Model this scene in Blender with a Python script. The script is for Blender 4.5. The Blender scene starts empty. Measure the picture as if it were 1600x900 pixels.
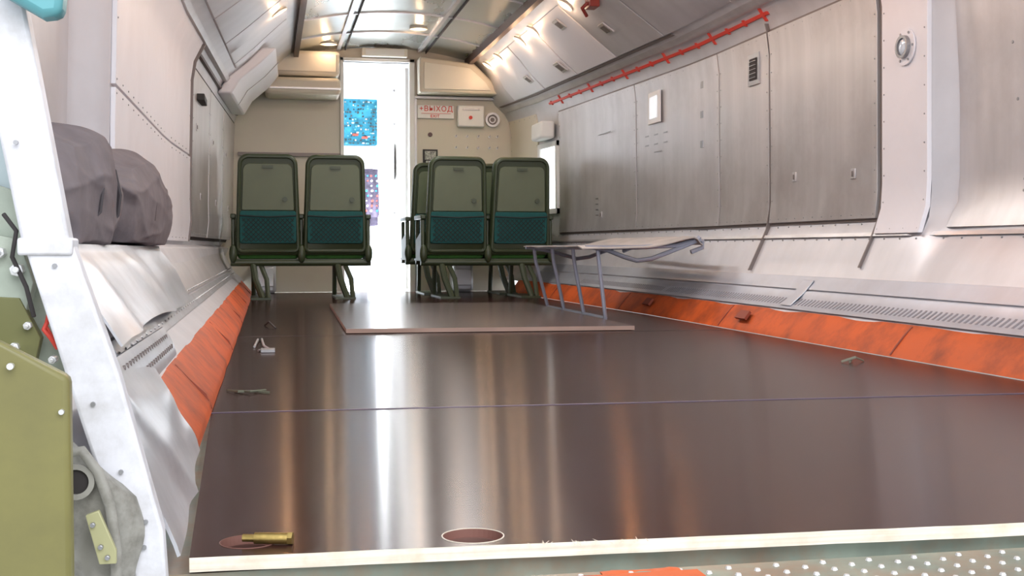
import bpy, bmesh, math, random
from mathutils import Vector, Matrix, noise
random.seed(7)
C = bpy.context.collection
WP = {}

# ---------------------------------------------------------------- materials
def M(name, col, metal=0.0, rough=0.5, var=0.12, sc=(4,4,4), bump=0.0, emit=None, estr=0, aniso=0, spec=0.5, dirt=None, dsc=3.0, damt=0.3, rvar=0.15):
    m = bpy.data.materials.new(name); m.use_nodes = True
    nt = m.node_tree; N = nt.nodes; L = nt.links
    b = N['Principled BSDF']
    tc = N.new('ShaderNodeTexCoord'); mp = N.new('ShaderNodeMapping'); mp.inputs['Scale'].default_value = sc
    L.new(tc.outputs['Object'], mp.inputs['Vector'])
    nz = N.new('ShaderNodeTexNoise'); nz.inputs['Scale'].default_value = 1.0; nz.inputs['Detail'].default_value = 5
    L.new(mp.outputs[0], nz.inputs['Vector'])
    rp = N.new('ShaderNodeMapRange'); rp.inputs[1].default_value = .3; rp.inputs[2].default_value = .7
    rp.inputs[3].default_value = 1-var; rp.inputs[4].default_value = 1+var
    L.new(nz.outputs['Fac'], rp.inputs[0])
    mx = N.new('ShaderNodeVectorMath'); mx.operation = 'SCALE'; mx.inputs[0].default_value = col[:3]
    L.new(rp.outputs[0], mx.inputs['Scale'])
    out = mx.outputs[0]
    if dirt:
        n2 = N.new('ShaderNodeTexNoise'); n2.inputs['Scale'].default_value = dsc; n2.inputs['Detail'].default_value = 8; n2.inputs['Roughness'].default_value = .65
        L.new(tc.outputs['Object'], n2.inputs['Vector'])
        r2 = N.new('ShaderNodeMapRange'); r2.inputs[1].default_value = .45; r2.inputs[2].default_value = .7
        r2.inputs[3].default_value = 0; r2.inputs[4].default_value = damt
        L.new(n2.outputs['Fac'], r2.inputs[0])
        mm = N.new('ShaderNodeMix'); mm.data_type = 'RGBA'
        L.new(r2.outputs[0], mm.inputs[0]); L.new(out, mm.inputs[6]); mm.inputs[7].default_value = (*dirt, 1)
        out = mm.outputs[2]
    L.new(out, b.inputs['Base Color'])
    rr = N.new('ShaderNodeMapRange'); rr.inputs[3].default_value = max(.02, rough-rvar*rough); rr.inputs[4].default_value = min(1, rough+rvar*rough)
    L.new(nz.outputs['Fac'], rr.inputs[0]); L.new(rr.outputs[0], b.inputs['Roughness'])
    b.inputs['Metallic'].default_value = metal
    b.inputs['Specular IOR Level'].default_value = spec
    if aniso:
        b.inputs['Anisotropic'].default_value = aniso
    if bump:
        bp = N.new('ShaderNodeBump'); bp.inputs['Strength'].default_value = bump; bp.inputs['Distance'].default_value = .01
        L.new(nz.outputs['Fac'], bp.inputs['Height']); L.new(bp.outputs[0], b.inputs['Normal'])
    if emit:
        b.inputs['Emission Color'].default_value = (*emit, 1); b.inputs['Emission Strength'].default_value = estr
    return m

alu = M('brushed_aluminium', (.60,.585,.59), .6, .38, .08, (1.2,11,1.0), .03, dirt=(.45,.43,.43), dsc=2.4, damt=.6, rvar=.3)
alu_panel = M('aluminium_panel', (.54,.52,.515), .6, .40, .09, (1.0,13,1.0), .03, dirt=(.39,.36,.35), dsc=2.0, damt=.8, rvar=.3)
alu_bright = M('bright_sheet_aluminium', (.66,.67,.71), .7, .30, .10, (3,3,8), .05, dirt=(.44,.43,.45), dsc=5, damt=.55)
alu_blue = M('bluish_ledge_aluminium', (.52,.55,.62), .6, .40, .08, (1.2,6,3), .03, dirt=(.40,.41,.46), dsc=3, damt=.5)
white_panel = M('white_lining', (.80,.79,.83), .05, .45, .05, (2,2,2), dirt=(.66,.64,.67), dsc=2.2, damt=.3)
lining = M('grey_lining', (.59,.585,.61), .35, .42, .08, (2,6,2), dirt=(.46,.45,.47), dsc=2, damt=.4)
beige = M('beige_bulkhead_paint', (.62,.57,.48), 0, .5, .06, (3,3,3), dirt=(.53,.48,.40), dsc=3, damt=.25)
cream = M('cream_paint', (.74,.71,.63), 0, .45, .04)
ceilm = M('ceiling_metal', (.37,.40,.38), .6, .28, .12, (3,1,1), .03)
darkbeam = M('dark_beam', (.09,.05,.045), .3, .45, .2)
seam = M('dull_seam', (.20,.17,.16), .5, .5, .1)
orange = M('orange_paint', (.58,.105,.022), 0, .55, .12, (6,2,6), .04, spec=.25, dirt=(.20,.045,.02), dsc=6, damt=.75)
redp = M('red_paint', (.62,.05,.03), 0, .5)
olive = M('olive_shell', (.035,.050,.022), 0, .42, .1, (6,6,6))
olive_pale = M('grey_green_plastic', (.12,.145,.09), 0, .4, .08, (5,5,5))
teal = M('teal_fabric', (.008,.090,.088), 0, .8, .15, (30,30,30), .1)
teal_net = M('net_cord', (.012,.025,.025), 0, .8)
greenfab = M('green_cushion', (.08,.24,.05), 0, .85, .15, (20,20,20), .1)
steel_blue = M('blue_grey_tube', (.30,.33,.41), .4, .35, .1)
canvas = M('grey_canvas', (.42,.39,.37), 0, .8, .15, (12,12,12), .15)
bagm = M('grey_bag_fabric', (.185,.165,.178), 0, .9, .12, (14,14,14), .4, spec=.15, dirt=(.24,.22,.225), dsc=5, damt=.5)
bag2m = M('dark_webbing', (.08,.07,.075), 0, .7)
black = M('black_rubber', (.02,.02,.02), 0, .6)
rivet = M('rivet_steel', (.36,.36,.37), .8, .4)
brass = M('brass', (.42,.30,.10), .9, .35, .3, (30,30,30), .2)
strutw = M('white_strut_paint', (.66,.66,.70), 0, .45, .08, (5,5,5), dirt=(.36,.34,.32), dsc=11, damt=.65)
olivepanel = M('olive_door_paint', (.18,.165,.055), 0, .42, .1, (3,3,3), dirt=(.11,.10,.045), dsc=9, damt=.4)
primer = M('pale_green_primer', (.38,.43,.36), .1, .55, .2, (12,12,12), .2, dirt=(.2,.19,.15), dsc=12, damt=.7)
tealp = M('teal_paint', (.10,.30,.33), .1, .4, .15)
rock = M('grey_casting', (.30,.29,.26), .2, .7, .25, (14,14,14), .4, dirt=(.09,.08,.06), dsc=16, damt=.85)
ply = M('plywood_edge', (.74,.67,.56), 0, .7, .25, (3,3,160), dirt=(.56,.44,.31), dsc=20, damt=.6)
sillm = M('studded_sill_metal', (.24,.28,.23), .5, .45, .25, (9,9,9), .2, dirt=(.35,.15,.07), dsc=5, damt=.7)
stud = M('stud_metal', (.7,.7,.7), .7, .35)
whitep = M('white_plastic', (.78,.78,.77), 0, .4, .03)
bluep = M('blue_instrument_panel', (.03,.18,.26), 0, .6, .35, (9,9,9), spec=.1, dirt=(.01,.05,.08), dsc=12, damt=.7)
dark = M('dark_gap', (.03,.025,.025), 0, .8)
glassm = M('lamp_glass', (.7,.8,.9), .2, .12, .02)
lampwarm = M('warm_lamp_glow', (1,.8,.5), 0, .4, 0, emit=(1,.66,.36), estr=9)
winm = M('window_daylight', (1,1,1), 0, .3, 0, emit=(.9,.96,1), estr=1.3)
stripglow = M('added_strip_glow', (1,1,1), 0, .3, 0, emit=(.95,.98,1), estr=16)  # strong emission for the added cockpit strip, no real window
ckwhite = M('cockpit_white', (.85,.87,.9), 0, .5, .03)

def floor_mat(name,rough=.175,spec=.24,base=((.032,.0125,.0105,1),(.045,.019,.0165,1)),an=.98,tint=(1,.84,.76,1)):
    m = bpy.data.materials.new(name); m.use_nodes = True
    nt = m.node_tree; N = nt.nodes; L = nt.links; b = N['Principled BSDF']
    tc = N.new('ShaderNodeTexCoord')
    n1 = N.new('ShaderNodeTexNoise'); n1.inputs['Scale'].default_value = 14; n1.inputs['Detail'].default_value = 6
    L.new(tc.outputs['Object'], n1.inputs['Vector'])
    cr = N.new('ShaderNodeValToRGB'); cr.color_ramp.elements[0].position=.3; cr.color_ramp.elements[1].position=.75
    cr.color_ramp.elements[0].color=base[0]; cr.color_ramp.elements[1].color=base[1]
    L.new(n1.outputs['Fac'], cr.inputs[0])
    n3 = N.new('ShaderNodeTexVoronoi'); n3.inputs['Scale'].default_value = 11; L.new(tc.outputs['Object'], n3.inputs['Vector'])
    mr = N.new('ShaderNodeMapRange'); mr.inputs[1].default_value=.02; mr.inputs[2].default_value=.035; mr.inputs[3].default_value=.45; mr.inputs[4].default_value=0
    L.new(n3.outputs['Distance'], mr.inputs[0])
    mm = N.new('ShaderNodeMix'); mm.data_type='RGBA'; L.new(mr.outputs[0], mm.inputs[0]); L.new(cr.outputs[0], mm.inputs[6]); mm.inputs[7].default_value=(.2,.15,.13,1)
    L.new(mm.outputs[2], b.inputs['Base Color'])
    b.inputs['Roughness'].default_value=rough
    b.inputs['Anisotropic'].default_value=an
    cx = N.new('ShaderNodeCombineXYZ'); cx.inputs[1].default_value=1
    L.new(cx.outputs[0], b.inputs['Tangent'])
    b.inputs['Specular IOR Level'].default_value=spec
    b.inputs['Specular Tint'].default_value=tint
    return m
floorm = floor_mat('brown_phenolic_plywood')
floorm2 = floor_mat('brown_phenolic_plywood_glare',rough=.24,spec=1.0,an=.6,base=((.08,.055,.05,1),(.11,.08,.075,1)),tint=(1,1,1,1))  # paler, shinier copy of the floor coating, imitating doorway glare on the loose sheet

# ---------------------------------------------------------------- wall profile
PR = [(0.0,2.12),(.117,2.22),(.17,2.30),(.19,2.305),(.25,2.36),(.5,2.475),(.6,2.485),(1.40,2.475),(1.50,2.45),(1.57,2.40),(2.03,1.74)]
PLF = [(0.0,-.14),(.117,-.22),(.17,-.28),(.20,-.30),(.38,-.40),(.40,-.50),(.7,-.505),(1.40,-.485),(1.50,-.45),(1.57,-.40),(2.03,.22)]
def lerp_tab(tab, z):
    if z <= tab[0][0]: return tab[0][1]
    for (a,b),(c,d) in zip(tab, tab[1:]):
        if z <= c: return b+(d-b)*(z-a)/(c-a)
    return tab[-1][1]
def ss(x, a, b):
    t = min(1,max(0,(x-a)/(b-a))); return t*t*(3-2*t)
def wx(side, Y, z):
    if side > 0:
        x = lerp_tab(PR, z)
        s = lerp_tab([(6.5,1),(9.5,.85),(10.4,.76)], Y)
        k = .5 if z < .2 else .5+.5*ss(z,.2,.5)
        k *= 1-ss(z,1.65,2.03)
        s = 1-(1-s)*k
        x = 1+(x-1)*s
        x += (.09*ss(z,.25,.6)-.03*ss(z,.9,1.5))*(1-ss(Y,4.02,4.12))*(1-ss(z,1.6,2.0))
        return x
    x = lerp_tab(PLF, z)
    s = lerp_tab([(6,1),(10.4,.87)], Y)
    k = ss(z,.3,.5)*(1-ss(z,1.65,2.03))
    s = 1-(1-s)*k
    x = 1+(x-1)*s
    if z >= .395: x -= .12*(1-ss(Y,3.92,4.02))*(1-ss(z,1.6,2.0))
    return x

# ---------------------------------------------------------------- mesh builder
class MB:
    def __init__(s): s.v=[]; s.f=[]; s.m=[]
    def add(s, vs, fs, mi=0):
        o=len(s.v); s.v += [Vector(p) for p in vs]
        for f in fs: s.f.append([i+o for i in f]); s.m.append(mi)
        return s
    def box(s,x0,x1,y0,y1,z0,z1,mi=0,rot=None):
        vs=[Vector((x,y,z)) for z in (z0,z1) for y in (y0,y1) for x in (x0,x1)]
        if rot:
            c=Vector(((x0+x1)/2,(y0+y1)/2,(z0+z1)/2)); vs=[rot@(p-c)+c for p in vs]
        return s.add(vs,[(0,2,3,1),(4,5,7,6),(0,1,5,4),(2,6,7,3),(0,4,6,2),(1,3,7,5)],mi)
    def cyl(s,p0,p1,r0,r1=None,n=16,mi=0):
        p0=Vector(p0);p1=Vector(p1); r1=r0 if r1 is None else r1
        d=(p1-p0).normalized(); u=d.orthogonal().normalized(); w=d.cross(u)
        vs=[]
        for p,r in((p0,r0),(p1,r1)):
            for i in range(n):
                a=2*math.pi*i/n; vs.append(p+(u*math.cos(a)+w*math.sin(a))*r)
        fs=[(i,(i+1)%n,n+(i+1)%n,n+i) for i in range(n)]+[tuple(range(n))[::-1],tuple(range(n,2*n))]
        return s.add(vs,fs,mi)
    def ring(s,c,d,ri,ro,h,n=28,mi=0):
        c=Vector(c);d=Vector(d).normalized();u=d.orthogonal().normalized();w=d.cross(u);vs=[]
        for (r,k) in((ri,0),(ro,0),(ro,h),(ri,h)):
            for i in range(n):
                a=2*math.pi*i/n; vs.append(c+d*k+(u*math.cos(a)+w*math.sin(a))*r)
        fs=[]
        for q in range(4):
            q2=(q+1)%4
            for i in range(n): fs.append((q*n+i,q*n+(i+1)%n,q2*n+(i+1)%n,q2*n+i))
        return s.add(vs,fs,mi)
    def tube(s,pts,r,n=8,mi=0,closed=False,flat=1.0):
        P=[Vector(p) for p in pts]; k=len(P); vs=[]; u=None
        for i in range(k):
            if closed: d=(P[(i+1)%k]-P[i-1])
            else: d=P[min(i+1,k-1)]-P[max(i-1,0)]
            d.normalize()
            if u is None: u=d.orthogonal().normalized()
            else:
                u=(u-d*u.dot(d)); u.normalize()
            w=d.cross(u)
            for j in range(n):
                a=2*math.pi*j/n; vs.append(P[i]+(u*math.cos(a)+w*math.sin(a)*flat)*r)
        fs=[]
        for i in range(k if closed else k-1):
            i2=(i+1)%k
            for j in range(n): fs.append((i*n+j,i*n+(j+1)%n,i2*n+(j+1)%n,i2*n+j))
        if not closed: fs += [tuple(range(n))[::-1], tuple(range((k-1)*n,k*n))]
        return s.add(vs,fs,mi)
    def sphere(s,c,r,mi=0,nu=14,nv=8):
        if not hasattr(r,'__len__'): r=(r,r,r)
        c=Vector(c); vs=[c+Vector((0,0,r[2]))]
        for i in range(1,nv):
            t=math.pi*i/nv
            for j in range(nu):
                a=2*math.pi*j/nu; vs.append(c+Vector((r[0]*math.sin(t)*math.cos(a),r[1]*math.sin(t)*math.sin(a),r[2]*math.cos(t))))
        vs.append(c-Vector((0,0,r[2]))); fs=[]
        for j in range(nu): fs.append((0,1+j,1+(j+1)%nu))
        for i in range(nv-2):
            for j in range(nu):
                a=1+i*nu; fs.append((a+j,a+nu+j,a+nu+(j+1)%nu,a+(j+1)%nu))
        l=len(vs)-1; a=1+(nv-2)*nu
        for j in range(nu): fs.append((l,a+(j+1)%nu,a+j))
        return s.add(vs,fs,mi)
    def prism(s,poly,ex,mi=0):
        P=[Vector(p) for p in poly]; e=Vector(ex); n=len(P)
        return s.add(P+[p+e for p in P],[tuple(range(n))[::-1],tuple(range(n,2*n))]+[(i,(i+1)%n,n+(i+1)%n,n+i) for i in range(n)],mi)
    def grid(s,fn,nu,nv,mi=0,thick=None):
        vs=[]
        for i in range(nu+1):
            for j in range(nv+1): vs.append(Vector(fn(i/nu,j/nv)))
        W=nv+1
        fs=[(i*W+j,(i+1)*W+j,(i+1)*W+j+1,i*W+j+1) for i in range(nu) for j in range(nv)]
        if thick is None: return s.add(vs,fs,mi)
        t=Vector(thick); o=len(vs); vs2=vs+[p+t for p in vs]
        fs2=fs+[tuple(x+o for x in f[::-1]) for f in fs]
        def e(a,b): fs2.append((a,b,b+o,a+o))
        for i in range(nu): e(i*W,(i+1)*W); e((i+1)*W+nv,i*W+nv)
        for j in range(nv): e(j+1,j); e(nu*W+j,nu*W+j+1)
        return s.add(vs2,fs2,mi)
    def patch(s,side,y0,y1,z0,z1,off=0.0,th=.01,mi=0,r=0.0,ny=None):
        ny=ny or max(2,int((y1-y0)/.4)); nz=max(2,int((z1-z0)/.1))
        def fn(a,b):
            y=y0+(y1-y0)*a; z=z0+(z1-z0)*b
            return (wx(side,y,z)-side*(off+th),y,z)
        return s.grid(fn,ny,nz,mi,thick=(side*th,0,0))
    def finish(s,name,mats,parent=None,bevel=0,smooth=True,label=None,category=None,group=None,kind=None,sharp=35,origin=None,subd=0):
        me=bpy.data.meshes.new(name)
        xs=[p.x for p in s.v];ys=[p.y for p in s.v];zs=[p.z for p in s.v]
        o=Vector(origin) if origin else Vector(((min(xs)+max(xs))/2,(min(ys)+max(ys))/2,min(zs)))
        me.from_pydata([p-o for p in s.v],[],s.f)
        if not isinstance(mats,(list,tuple)): mats=[mats]
        for m in mats: me.materials.append(m)
        for p,mi in zip(me.polygons,s.m): p.material_index=mi
        bm=bmesh.new(); bm.from_mesh(me); bmesh.ops.recalc_face_normals(bm,faces=bm.faces); bm.to_mesh(me); bm.free()
        if smooth:
            for p in me.polygons: p.use_smooth=True
            me.set_sharp_from_angle(angle=math.radians(sharp))
        ob=bpy.data.objects.new(name,me); C.objects.link(ob)
        return place(ob,o,parent,bevel,label,category,group,kind,subd)
def place(ob,o,parent=None,bevel=0,label=None,category=None,group=None,kind=None,subd=0):
    WP[ob]=Vector(o)
    if parent: ob.parent=parent; ob.location=WP[ob]-WP[parent]
    else: ob.location=o
    if bevel:
        b=ob.modifiers.new('bevel','BEVEL'); b.width=bevel; b.segments=2; b.limit_method='ANGLE'; b.angle_limit=math.radians(40)
    if subd:
        b=ob.modifiers.new('sub','SUBSURF'); b.levels=subd; b.render_levels=subd
    if label: ob['label']=label
    if category: ob['category']=category
    if group: ob['group']=group
    if kind: ob['kind']=kind
    return ob
def empty(name,loc,label,category,group=None):
    e=bpy.data.objects.new(name,None); e.empty_display_size=.1; C.objects.link(e)
    return place(e,Vector(loc),None,0,label,category,group)
def text(name,body,size,loc,rot,mat,parent,label=None,bold=.0):
    cu=bpy.data.curves.new(name,'FONT'); cu.body=body; cu.size=size; cu.extrude=.0008; cu.align_x='CENTER'; cu.align_y='CENTER'; cu.offset=bold; cu.space_character=1.12
    t=bpy.data.objects.new(name+'_tmp',cu); C.objects.link(t)
    bpy.context.view_layer.update()
    me=bpy.data.meshes.new_from_object(t.evaluated_get(bpy.context.evaluated_depsgraph_get()))
    bpy.data.objects.remove(t)
    me.transform(Matrix.Rotation(rot[2],4,'Z')@Matrix.Rotation(rot[0],4,'X'))
    me.materials.clear(); me.materials.append(mat)
    ob=bpy.data.objects.new(name,me); C.objects.link(ob)
    return place(ob,Vector(loc),parent,0,label)
def copy_thing(root,delta,label=None):
    m={}
    def rec(o,p):
        c=o.copy(); C.objects.link(c)
        if p: c.parent=p
        else: c.location=o.location+Vector(delta)
        m[o]=c; WP[c]=WP[o]+Vector(delta)
        for k in o.children: rec(k,c)
        return c
    c=rec(root,None)
    if label: c['label']=label
    return c

# ---------------------------------------------------------------- shell
YS=[1.5,2.0,2.5,3,3.5,3.92,3.95,3.98,4.02,4.06,4.12,4.5,5,5.5,6,6.5,7,7.5,8,8.5,9,9.5,10,10.44]
ZR=[.10,.117,.17,.19,.25,.33,.42,.5,.6,.7,.8,.9,1.0,1.1,1.25,1.4,1.5,1.57,1.65,1.75,1.85,1.95,2.03]
ZL=[.10,.117,.17,.2,.26,.32,.38,.39,.396,.40,.5,.6,.7,.8,.9,1.0,1.1,1.25,1.4,1.5,1.57,1.65,1.75,1.85,1.95,2.03]
def wallmesh(side,ZS,name):
    mb=MB(); vs=[]; fs=[]
    for y in YS:
        for z in ZS: vs.append((wx(side,y,z),y,z))
    W=len(ZS)
    for i in range(len(YS)-1):
        for j in range(W-1): fs.append((i*W+j,i*W+W+j,i*W+W+j+1,i*W+j+1))
    o=len(vs)
    for y in YS:
        for z in ZS: vs.append((wx(side,y,z)+side*.03,y,z+.01*(z>1.57)))
    fs+= [tuple(k+o for k in f) for f in fs]
    for i in range(len(YS)-1):
        for j in (0,W-1): fs.append((i*W+j,i*W+W+j,i*W+W+j+o,i*W+j+o))
    for j in range(W-1):
        for i in (0,len(YS)-1): fs.append((i*W+j,i*W+j+1,i*W+j+1+o,i*W+j+o))
    mb.add(vs,fs); return mb.finish(name,lining,kind='structure',sharp=25)
wallmesh(1,ZR,'wall_right'); wallmesh(-1,ZL,'wall_left')

def cz(x):
    t=(x-.98)/.77; return 2.13-.10*t*t
mb=MB(); mb.grid(lambda a,b:(.17+1.62*b,1.5+8.95*a,cz(.17+1.62*b)),10,16,0,thick=(0,0,.03))
mb.finish('ceiling',ceilm,kind='structure')
mb=MB(); mb.box(-.3,2.4,1.5,10.45,-.06,-.022)
mb.finish('floor',sillm,kind='structure')
n=0
for x,wd,m in ((.60,.03,alu),(.66,.008,dark),(1.30,.03,alu),(1.36,.008,dark)):
    n+=1; b=MB().box(x-wd/2,x+wd/2,1.6,10.38,cz(x)-.022,cz(x)+.004); b.finish('trim_%d'%n,m,kind='structure')
for x in (.235,1.725):
    n+=1; MB().box(x-.02,x+.02,1.6,10.38,1.975,2.045).finish('trim_%d'%n,darkbeam,kind='structure')
for y in (9.6,8.8,7.9,7.0):
    n+=1; mb=MB(); mb.grid(lambda a,b:(.26+1.44*b,y+.02*a,cz(.26+1.44*b)-.012),1,14,0,thick=(0,0,.012)); mb.finish('trim_%d'%n,alu,kind='structure')

# bulkhead
def bulk_poly(x0,x1,side):
    e=.05
    if side<0:
        pts=[(x1,0.0),(x1,cz(x1))]+[(x,cz(x)+.02) for x in (.5,.35,.2)]
        pts+=[(wx(-1,10.38,z)-e,z) for z in (1.95,1.8,1.57,1.25,.9,.6,.42)]+[(-.42,.38),(-.32,.17),(-.24,0)]
    else:
        pts=[(x0,0.0),(x0,cz(x0))]+[(x,cz(x)+.02) for x in (1.4,1.6,1.76)]
        pts+=[(wx(1,10.38,z)+e,z) for z in (1.95,1.8,1.57,1.25,.9,.5,.25,.117)]+[(2.1,0)]
    return pts
mb=MB()
mb.prism([(x,10.4,z) for x,z in bulk_poly(None,.64,-1)],(0,.05,0))
mb.prism([(x,10.4,z) for x,z in bulk_poly(1.22,None,1)],(0,.05,0))
mb.prism([(.64,10.4,2.0),(1.22,10.4,2.0),(1.22,10.4,cz(1.22)),(.98,10.4,cz(.98)),(.64,10.4,cz(.64))],(0,.05,0))
mb.finish('wall_front',beige,kind='structure')
mb=MB(); mb.box(.615,.645,10.36,10.46,0,2.03); mb.box(1.215,1.26,10.36,10.46,0,2.03); mb.box(.615,1.26,10.36,10.46,2.0,2.03)
mb.finish('trim_20',whitep,kind='structure',bevel=.004)
mb=MB(); mb.box(1.26,2.10,10.35,10.40,1.69,1.71); mb.box(1.26,1.28,10.37,10.4,0,1.7); mb.finish('trim_21',rivet,kind='structure')
mb=MB(); mb.box(-.25,.61,10.36,10.40,1.17,1.20);mb.finish('trim_22',seam,kind='structure')
mb=MB()
mb.prism([(1.22,10.47,.02),(1.09,11.02,.02),(1.06,11.01,.02),(1.19,10.46,.02)],(0,0,1.95))
for z in (.3,.7,1.1,1.5,1.8): mb.cyl((1.125,10.72,z),(1.105,10.715,z),.012,n=8,mi=1)
mb.box(1.110,1.117,10.70,10.78,1.0,1.35,1)
mb.finish('door_1',[whitep,rivet],kind='structure',bevel=.004)
# cockpit beyond
MB().box(-.2,2.2,10.46,14,-.05,0).finish('floor_cockpit',ckwhite,kind='structure')
MB().box(-.25,-.2,10.46,14,0,2.3).finish('wall_cockpit_left',ckwhite,kind='structure')
MB().box(2.2,2.25,10.46,14,0,2.3).finish('wall_cockpit_right',ckwhite,kind='structure')
MB().box(-.2,2.2,10.46,14,2.3,2.34).finish('ceiling_cockpit',ckwhite,kind='structure')
MB().box(-.2,2.2,14,14.05,0,1.15).finish('wall_cockpit_front',ckwhite,kind='structure')
mb=MB(); mb.box(-.2,2.2,14,14.05,1.85,2.3)
for x in (-.2,.5,1.2,1.9): mb.box(x,x+.08,14,14.05,1.15,1.85)
mb.finish('trim_23',ckwhite,kind='structure')
MB().box(1.24,1.38,13.96,13.985,.05,2.0).finish('cockpit_glow_strip',stripglow,kind='structure')  # added glowing strip, makes the doorway's bright column and the floor streak
e=MB(); e.box(.50,1.17,12.98,13.1,1.50,2.00); e.box(.5,.55,13.0,13.08,.0,1.5)
ip=e.finish('instrument_panel',bluep,label='blue overhead instrument panel crowded with switches and gauges',category='instrument panel',bevel=.01)
sw=MB()
for i in range(24):
    for j in range(13):
        x=.53+i*.027+random.uniform(-.008,.008); z=1.52+j*.037+random.uniform(-.006,.006)
        q=random.random(); w_=random.uniform(.005,.013)
        if q<.4: sw.box(x-w_,x+w_,12.965,12.98,z-.007,z+.007,random.choice((0,0,0,0,1,4,3)))
        elif q<.6: sw.cyl((x,12.98,z),(x,12.965,z),w_,n=8,mi=random.choice((0,0,0,3)))
for z,x in ((1.57,.62),(1.56,.72),(1.60,.9),(1.57,1.0)): sw.box(x,x+.06,12.96,12.98,z,z+.022,2)
sw.finish('switch',[black,whitep,redp,tealp,rivet],parent=ip)['kind']='stuff'
e=MB(); e.box(.98,1.14,12.6,13.0,.62,1.22); e.prism([(.98,12.6,.9),(1.14,12.6,.9),(1.14,12.45,.7),(.98,12.45,.7)],(0,0.02,.3)); e.box(1.03,1.09,12.7,12.9,0,.62,1)
ip2=e.finish('centre_console',[M('console_paint',(.07,.06,.09),0,.6,.4,(20,20,20),spec=.1),ckwhite],label='dark centre console with red and white knobs',category='console',bevel=.01)
sw=MB()
for i in range(3):
    for j in range(9):
        x=1.01+i*.05+random.uniform(-.01,.01); z=.72+j*.052
        if random.random()<.7: sw.cyl((x,12.46,z),(x,12.43,z),random.uniform(.006,.014),n=8,mi=random.choice((0,1,2)))
sw.finish('knob',[redp,whitep,bluep],parent=ip2)['kind']='stuff'

r=MB().box(.80,1.19,10.28,10.39,2.035,2.105).finish('lamp_box',cream,label='cream rectangular lamp box over the doorway',category='lamp box',bevel=.006)
MB().box(.83,1.16,10.272,10.282,2.045,2.095).finish('lamp_cover',whitep,parent=r)
r=MB().box(.0,.60,10.12,10.39,1.83,2.04).finish('overhead_locker',cream,label='cream overhead locker on the beige bulkhead',category='locker',bevel=.03)
MB().box(.03,.57,10.105,10.12,1.86,2.01).finish('locker_door',cream,parent=r,bevel=.006)
r=MB().box(-.02,.60,10.02,10.39,1.655,1.80).finish('air_duct_box',beige,label='beige rounded duct box below the overhead locker',category='duct box',bevel=.03)
MB().box(-.02,.60,10.005,10.02,1.70,1.715).finish('duct_lip',alu,parent=r)
mb=MB(); mb.prism([(1.28,10.18,1.72),(2.02,10.18,1.72),(1.93,10.18,1.82),(1.76,10.18,1.98),(1.28,10.18,2.03)],(0,.21,0))
r=mb.finish('bulkhead_cabinet',beige,label='beige cabinet protruding from the bulkhead above the sign',category='cabinet',bevel=.015)
mb=MB(); mb.prism([(1.32,10.168,1.75),(1.90,10.168,1.75),(1.86,10.168,1.82),(1.72,10.168,1.94),(1.32,10.168,1.98)],(0,.012,0)); mb.finish('cabinet_door',cream,parent=r,bevel=.003)
mb=MB(); mb.patch(-1,8.6,9.98,1.47,1.80,.0,.10,0,ny=6)
r=mb.finish('side_locker',white_panel,label='grey-white side locker under the sloped lining',category='locker',bevel=.012)
mb=MB(); mb.patch(-1,9.28,9.29,1.47,1.80,.1,.004,0); mb.finish('locker_seam',seam,parent=r)
r=MB().box(1.56,1.74,10.12,10.36,.001,.27).finish('equipment_box',lining,label='pale grey equipment box standing behind the seats',category='box',bevel=.03)
MB().box(1.58,1.72,10.105,10.12,.06,.2).finish('box_lid',alu,parent=r,bevel=.005)
r=MB().box(-.13,.06,10.12,10.36,.001,.30).finish('equipment_box',lining,label='pale grey equipment box beneath the seats by the wall',category='box',bevel=.03)
MB().box(-.11,.04,10.105,10.12,.06,.22).finish('box_lid',alu,parent=r,bevel=.005)

# bulkhead sign etc
r=MB().box(1.285,1.61,10.375,10.395,1.52,1.635).finish('exit_sign',whitep,label='white sign plate with red exit lettering on the bulkhead',category='sign',bevel=.004)
text('sign_text','+ВЫХОД',.064,(1.45,10.371,1.603),(math.pi/2,0,0),redp,r,bold=.0004)
text('sign_text','EXIT',.036,(1.44,10.371,1.540),(math.pi/2,0,0),redp,r,bold=.0006)
MB().box(1.32,1.58,10.369,10.375,1.5625,1.5655).finish('sign_rule',redp,parent=r)
r=MB().box(1.635,1.875,10.33,10.395,1.45,1.64).finish('control_box',whitep,label='cream control box with a red indicator light',category='control box',bevel=.012)
MB().cyl((1.75,10.33,1.53),(1.75,10.318,1.53),.016).finish('indicator_light',redp,parent=r)
MB().box(1.68,1.83,10.322,10.33,1.595,1.61).finish('label_strip',rivet,parent=r)
mb=MB(); mb.ring((1.955,10.395,1.52),(0,-1,0),.045,.065,.03); mb.ring((1.955,10.395,1.52),(0,-1,0),.02,.03,.02,mi=0); mb.cyl((1.955,10.399,1.52),(1.955,10.385,1.52),.046,mi=1)
mb.finish('air_vent',[alu,seam],label='round metal air vent on the bulkhead',category='air vent')
g='row of small switches on the bulkhead'
base=None
for i,x in enumerate((1.63,1.73,1.83,1.93,2.0)):
    for z in (1.37,1.27):
        if base is None:
            mb=MB(); mb.cyl((x,10.4,z),(x,10.385,z),.011,n=12); mb.cyl((x,10.385,z),(x,10.36,z+.01),.004,n=8,mi=1)
            base=mb.finish('toggle_switch',[alu,rivet],label='small metal toggle switch on the bulkhead',category='switch',group=g); bx,bz=x,z
        else: copy_thing(base,(x-bx,0,z-bz))
r=MB().box(1.335,1.465,10.385,10.398,1.09,1.25).finish('notice_card',black,label='small black and white photo notice on the bulkhead',category='notice')
mb=MB(); mb.box(1.35,1.45,10.38,10.385,1.16,1.235); mb.box(1.36,1.40,10.378,10.384,1.10,1.15)
mb.finish('card_print',M('card_print',(.35,.35,.33),0,.7,.8,(60,60,60)),parent=r)
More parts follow.
